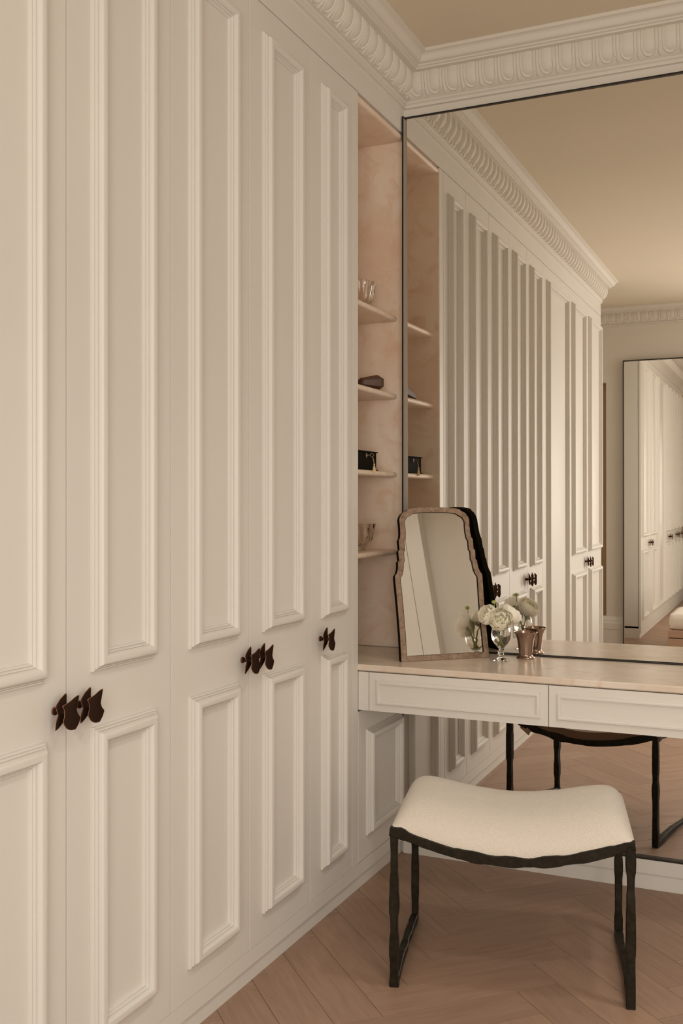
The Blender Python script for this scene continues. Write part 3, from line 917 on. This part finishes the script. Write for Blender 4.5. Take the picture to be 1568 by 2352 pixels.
flower(f1, (-0.32, -0.80, 0.42), 0.033, 'white ranunculus at the left of the goblet bunch', stem_of(f1, 0.008, 0.0), 1)
flower(f2, (0.28, -0.92, 0.22), 0.039, 'large white ranunculus at the front of the goblet bunch, facing forward', stem_of(f2, 0.0, 0.006), 2)
flower(f3, (0.50, 0.30, 0.62), 0.036, 'white ranunculus at the right of the bunch, turned towards the big mirror', stem_of(f3, -0.008, -0.002), 3)
bl = Vector(place(-0.023, -0.012, 1.010))
bd = empty('flower_bud', bl, 0, 'small green flower bud rising above the white ranunculus', 'flower')
MB().lathe([(0.0001, 0.0055), (0.006, 0.0045), (0.0088, 0.0005), (0.0080, -0.004), (0.004, -0.007), (0.0001, -0.0075)], 20, mod=lambda r_, z_, a: r_ * (1 + 0.08 * math.cos(6 * a))).build('bud', BUDGREEN, bd, smooth=60)
MB().tube([Vector((0, 0, -0.006)), Vector((0.003, 0, -0.04)), Vector(G(0.006, 0.0, 0.125)) - bl, Vector(G(-0.002, -0.006, 0.058)) - bl], [0.0016, 0.0018, 0.0022, 0.0022], 8).build('stem', GREEN, bd, smooth=60)

# ------------------------------------------------------------------ silver cup
cup = empty('julep_cup', (0.502, -0.072, DESK_Z + 0.0003), 0, 'flared silvery-pink metal beaker on a round foot beside the goblet', 'cup')
cp = [(0.0001, 0.0), (0.0325, 0.0), (0.0335, 0.0025), (0.0315, 0.006), (0.026, 0.0085), (0.0235, 0.013), (0.0235, 0.0155), (0.0245, 0.0165), (0.0245, 0.018), (0.0250, 0.022), (0.0265, 0.036), (0.0285, 0.054), (0.0315, 0.072), (0.0360, 0.086), (0.0420, 0.0945), (0.0428, 0.0958), (0.0420, 0.0968), (0.0350, 0.0870), (0.0300, 0.072), (0.027, 0.054), (0.025, 0.030), (0.0235, 0.021), (0.0001, 0.020)]
MB().lathe(cp, 64).build('cup_body', PEWTER, cup, smooth=45, weld=True)

# ------------------------------------------------------------------ things on the marble shelves
def crystal_bowl(loc, label, rz):
    seg = 120
    prof_o = [(0.0001, 0.0), (0.028, 0.0), (0.031, 0.003), (0.029, 0.010), (0.033, 0.018), (0.046, 0.030), (0.055, 0.045), (0.059, 0.062), (0.062, 0.082), (0.0655, 0.100), (0.066, 0.103)]
    prof_i = [(0.0600, 0.103), (0.0585, 0.098), (0.055, 0.080), (0.051, 0.060), (0.045, 0.044), (0.034, 0.030), (0.018, 0.022), (0.0001, 0.020)]
    def mod_o(r_, z_, a):
        tw = z_ * 14
        k = max(0, min(1, (z_ - 0.008) / 0.02))
        return r_ * (1 + 0.055 * k * math.cos(10 * a + tw) - 0.02 * k * abs(math.cos(20 * a - tw * 2)))
    m = MB().lathe(prof_o + prof_i, seg, mod=lambda r_, z_, a: mod_o(r_, z_, a))
    e = empty('crystal_bowl', loc, rz, label, 'bowl')
    m.build('bowl_body', CRYSTAL, e, smooth=35, weld=True)
    return e
crystal_bowl((-0.120, -0.172, 1.1854), 'cut-crystal bowl on the lowest marble shelf', 0.2)
crystal_bowl((-0.120, -0.172, 2.1004), 'cut-crystal bowl on the topmost marble shelf', 0.6)

# smoky crystal point, lying
cr = MB()
def hexring(y, r_, zc): return [(-0.062 + r_ * math.cos(a) * 0.9, y, zc + r_ * math.sin(a)) for a in (math.pi / 6 + math.pi / 3 * k for k in range(6))]
rings = [hexring(-0.300, 0.010, 1.8075), hexring(-0.285, 0.016, 1.8125), hexring(-0.128, 0.030, 1.8285), hexring(-0.112, 0.029, 1.829)]
vv = [p for rg in rings for p in rg]
ff = [(a * 6 + b, a * 6 + (b + 1) % 6, (a + 1) * 6 + (b + 1) % 6, (a + 1) * 6 + b) for a in range(3) for b in range(6)] + [tuple(range(5, -1, -1))]
vv.append((-0.066, -0.082, 1.840))
ff += [(18 + b, 18 + (b + 1) % 6, 24) for b in range(6)]
zmin = min(p[2] for p in vv)
cr.add([(x, y, z - zmin + 1.7952) for x, y, z in vv], ff)
tag(cr.build('crystal_point', SMOKY, bevel=0.0008), 'dark brown faceted crystal point lying on the second marble shelf from the top', 'ornament')

# lacquer box
bx = empty('trinket_box', (-0.11, -0.256, 1.4884), 0, 'black lacquer box with brass key and cream tassel on the third marble shelf', 'box')
MB().box(-0.060, 0.060, -0.094, 0.094, 0.0045, 0.066).build('box_body', BLACK_LACQ, bx, bevel=0.001)
MB().box(-0.065, 0.065, -0.099, 0.099, 0.0665, 0.071).build('lid', BLACK_LACQ, bx, bevel=0.0012)
MB().box(-0.065, 0.065, -0.099, 0.099, 0.0, 0.0043).build('base_plate', BLACK_LACQ, bx, bevel=0.0012)
es = MB()
star = [(0.0095 * (1 if k % 2 == 0 else 0.5) * math.cos(math.pi * k / 4), 0.0095 * (1 if k % 2 == 0 else 0.5) * math.sin(math.pi * k / 4)) for k in range(8)]
es.extrude(star, 0.0600, 0.0612, lambda p, q, t: (t, p - 0.001, q + 0.055))
es.build('escutcheon', BRASS, bx)
ky = MB().tube([(0.060, -0.001, 0.055), (0.074, 0.004, 0.0555)], 0.0013, 8)
ring = [(0.0790 + 0.0055 * math.cos(a), 0.0065 + 0.003 * math.cos(a), 0.0555 + 0.0060 * math.sin(a)) for a in (math.pi * 2 * k / 20 for k in range(21))]
ky.tube(ring, 0.0012, 8).build('key', BRASS, bx, smooth=50)
ts = MB().tube([(0.081, 0.008, 0.050), (0.084, 0.010, 0.036), (0.0855, 0.011, 0.025)], 0.0009, 6)
ts.lathe([(0.0001, 0.004), (0.0028, 0.003), (0.0036, 0.0), (0.0028, -0.003), (0.0022, -0.004), (0.0040, -0.010), (0.0052, -0.020), (0.0058, -0.031), (0.0001, -0.031)], 24, mod=lambda r_, z_, a: r_ * (1 + (0.10 * math.cos(12 * a) if z_ < -0.004 else 0)), c=(0.0860, 0.0115, 0.021))
ts.build('tassel', SILK, bx, smooth=50)

# ------------------------------------------------------------------ bench behind the camera (seen in the mirror)
bn = empty('bench', (0.92, -4.72, 0), 0, 'low wooden bench with cream cushion, at the right edge inside the mirror', 'bench')
MB().box(-0.42, 0.42, -0.30, 0.30, 0.0, 0.309).build('base', OAK_PLAIN, bn, bevel=0.004)
MB().box(-0.41, 0.41, -0.29, 0.29, 0.309, 0.315).build('shadow_gap', DARKGAP, bn)
MB().box(-0.42, 0.42, -0.30, 0.30, 0.315, 0.372).build('upper_frame', OAK_PLAIN, bn, bevel=0.004)
cb = MB().box(-0.415, 0.415, -0.295, 0.295, 0.3725, 0.50)
cb.build('bench_cushion', new_mat('white_linen', (0.80, 0.74, 0.66, 1), 0.9), bn, bevel=0.045, smooth=60)

# ------------------------------------------------------------------ invented ceiling spotlights, added to light the room (out of frame)
def added_downlight(x, y, power, label):
    e = empty('added_spotlight', (x, y, H), 0, label, 'light', 'added ceiling spotlights')
    MB().lathe([(0.030, -0.001), (0.042, -0.001), (0.044, -0.004), (0.042, -0.006), (0.034, -0.006), (0.030, -0.003)], 24, close=True).build('bezel', PAINT, e, smooth=40)
    l = bpy.data.lights.new('added_lamp', 'SPOT')
    l.energy, l.color, l.spot_size, l.spot_blend, l.shadow_soft_size = power, (1.0, 0.96, 0.89), math.radians(120), 1.0, 0.12
    o = bpy.data.objects.new('added_lamp', l)
    COL.objects.link(o); o.parent = e; o.location = (0, 0, -0.02)
for x, y, p, lab in ((1.65, -1.05, 32, 'added unseen ceiling spotlight above the stool, nearest the big mirror'), (1.75, -2.6, 52, 'added unseen ceiling spotlight in front of the camera, middle of the row'), (1.75, -4.3, 32, 'added unseen ceiling spotlight behind the camera, by the bench'), (2.5, -1.3, 26, 'added unseen ceiling spotlight by the right-hand wall joinery'), (2.7, -4.3, 16, 'added unseen ceiling spotlight in front of the invented side window')):
    added_downlight(x, y, p, lab)
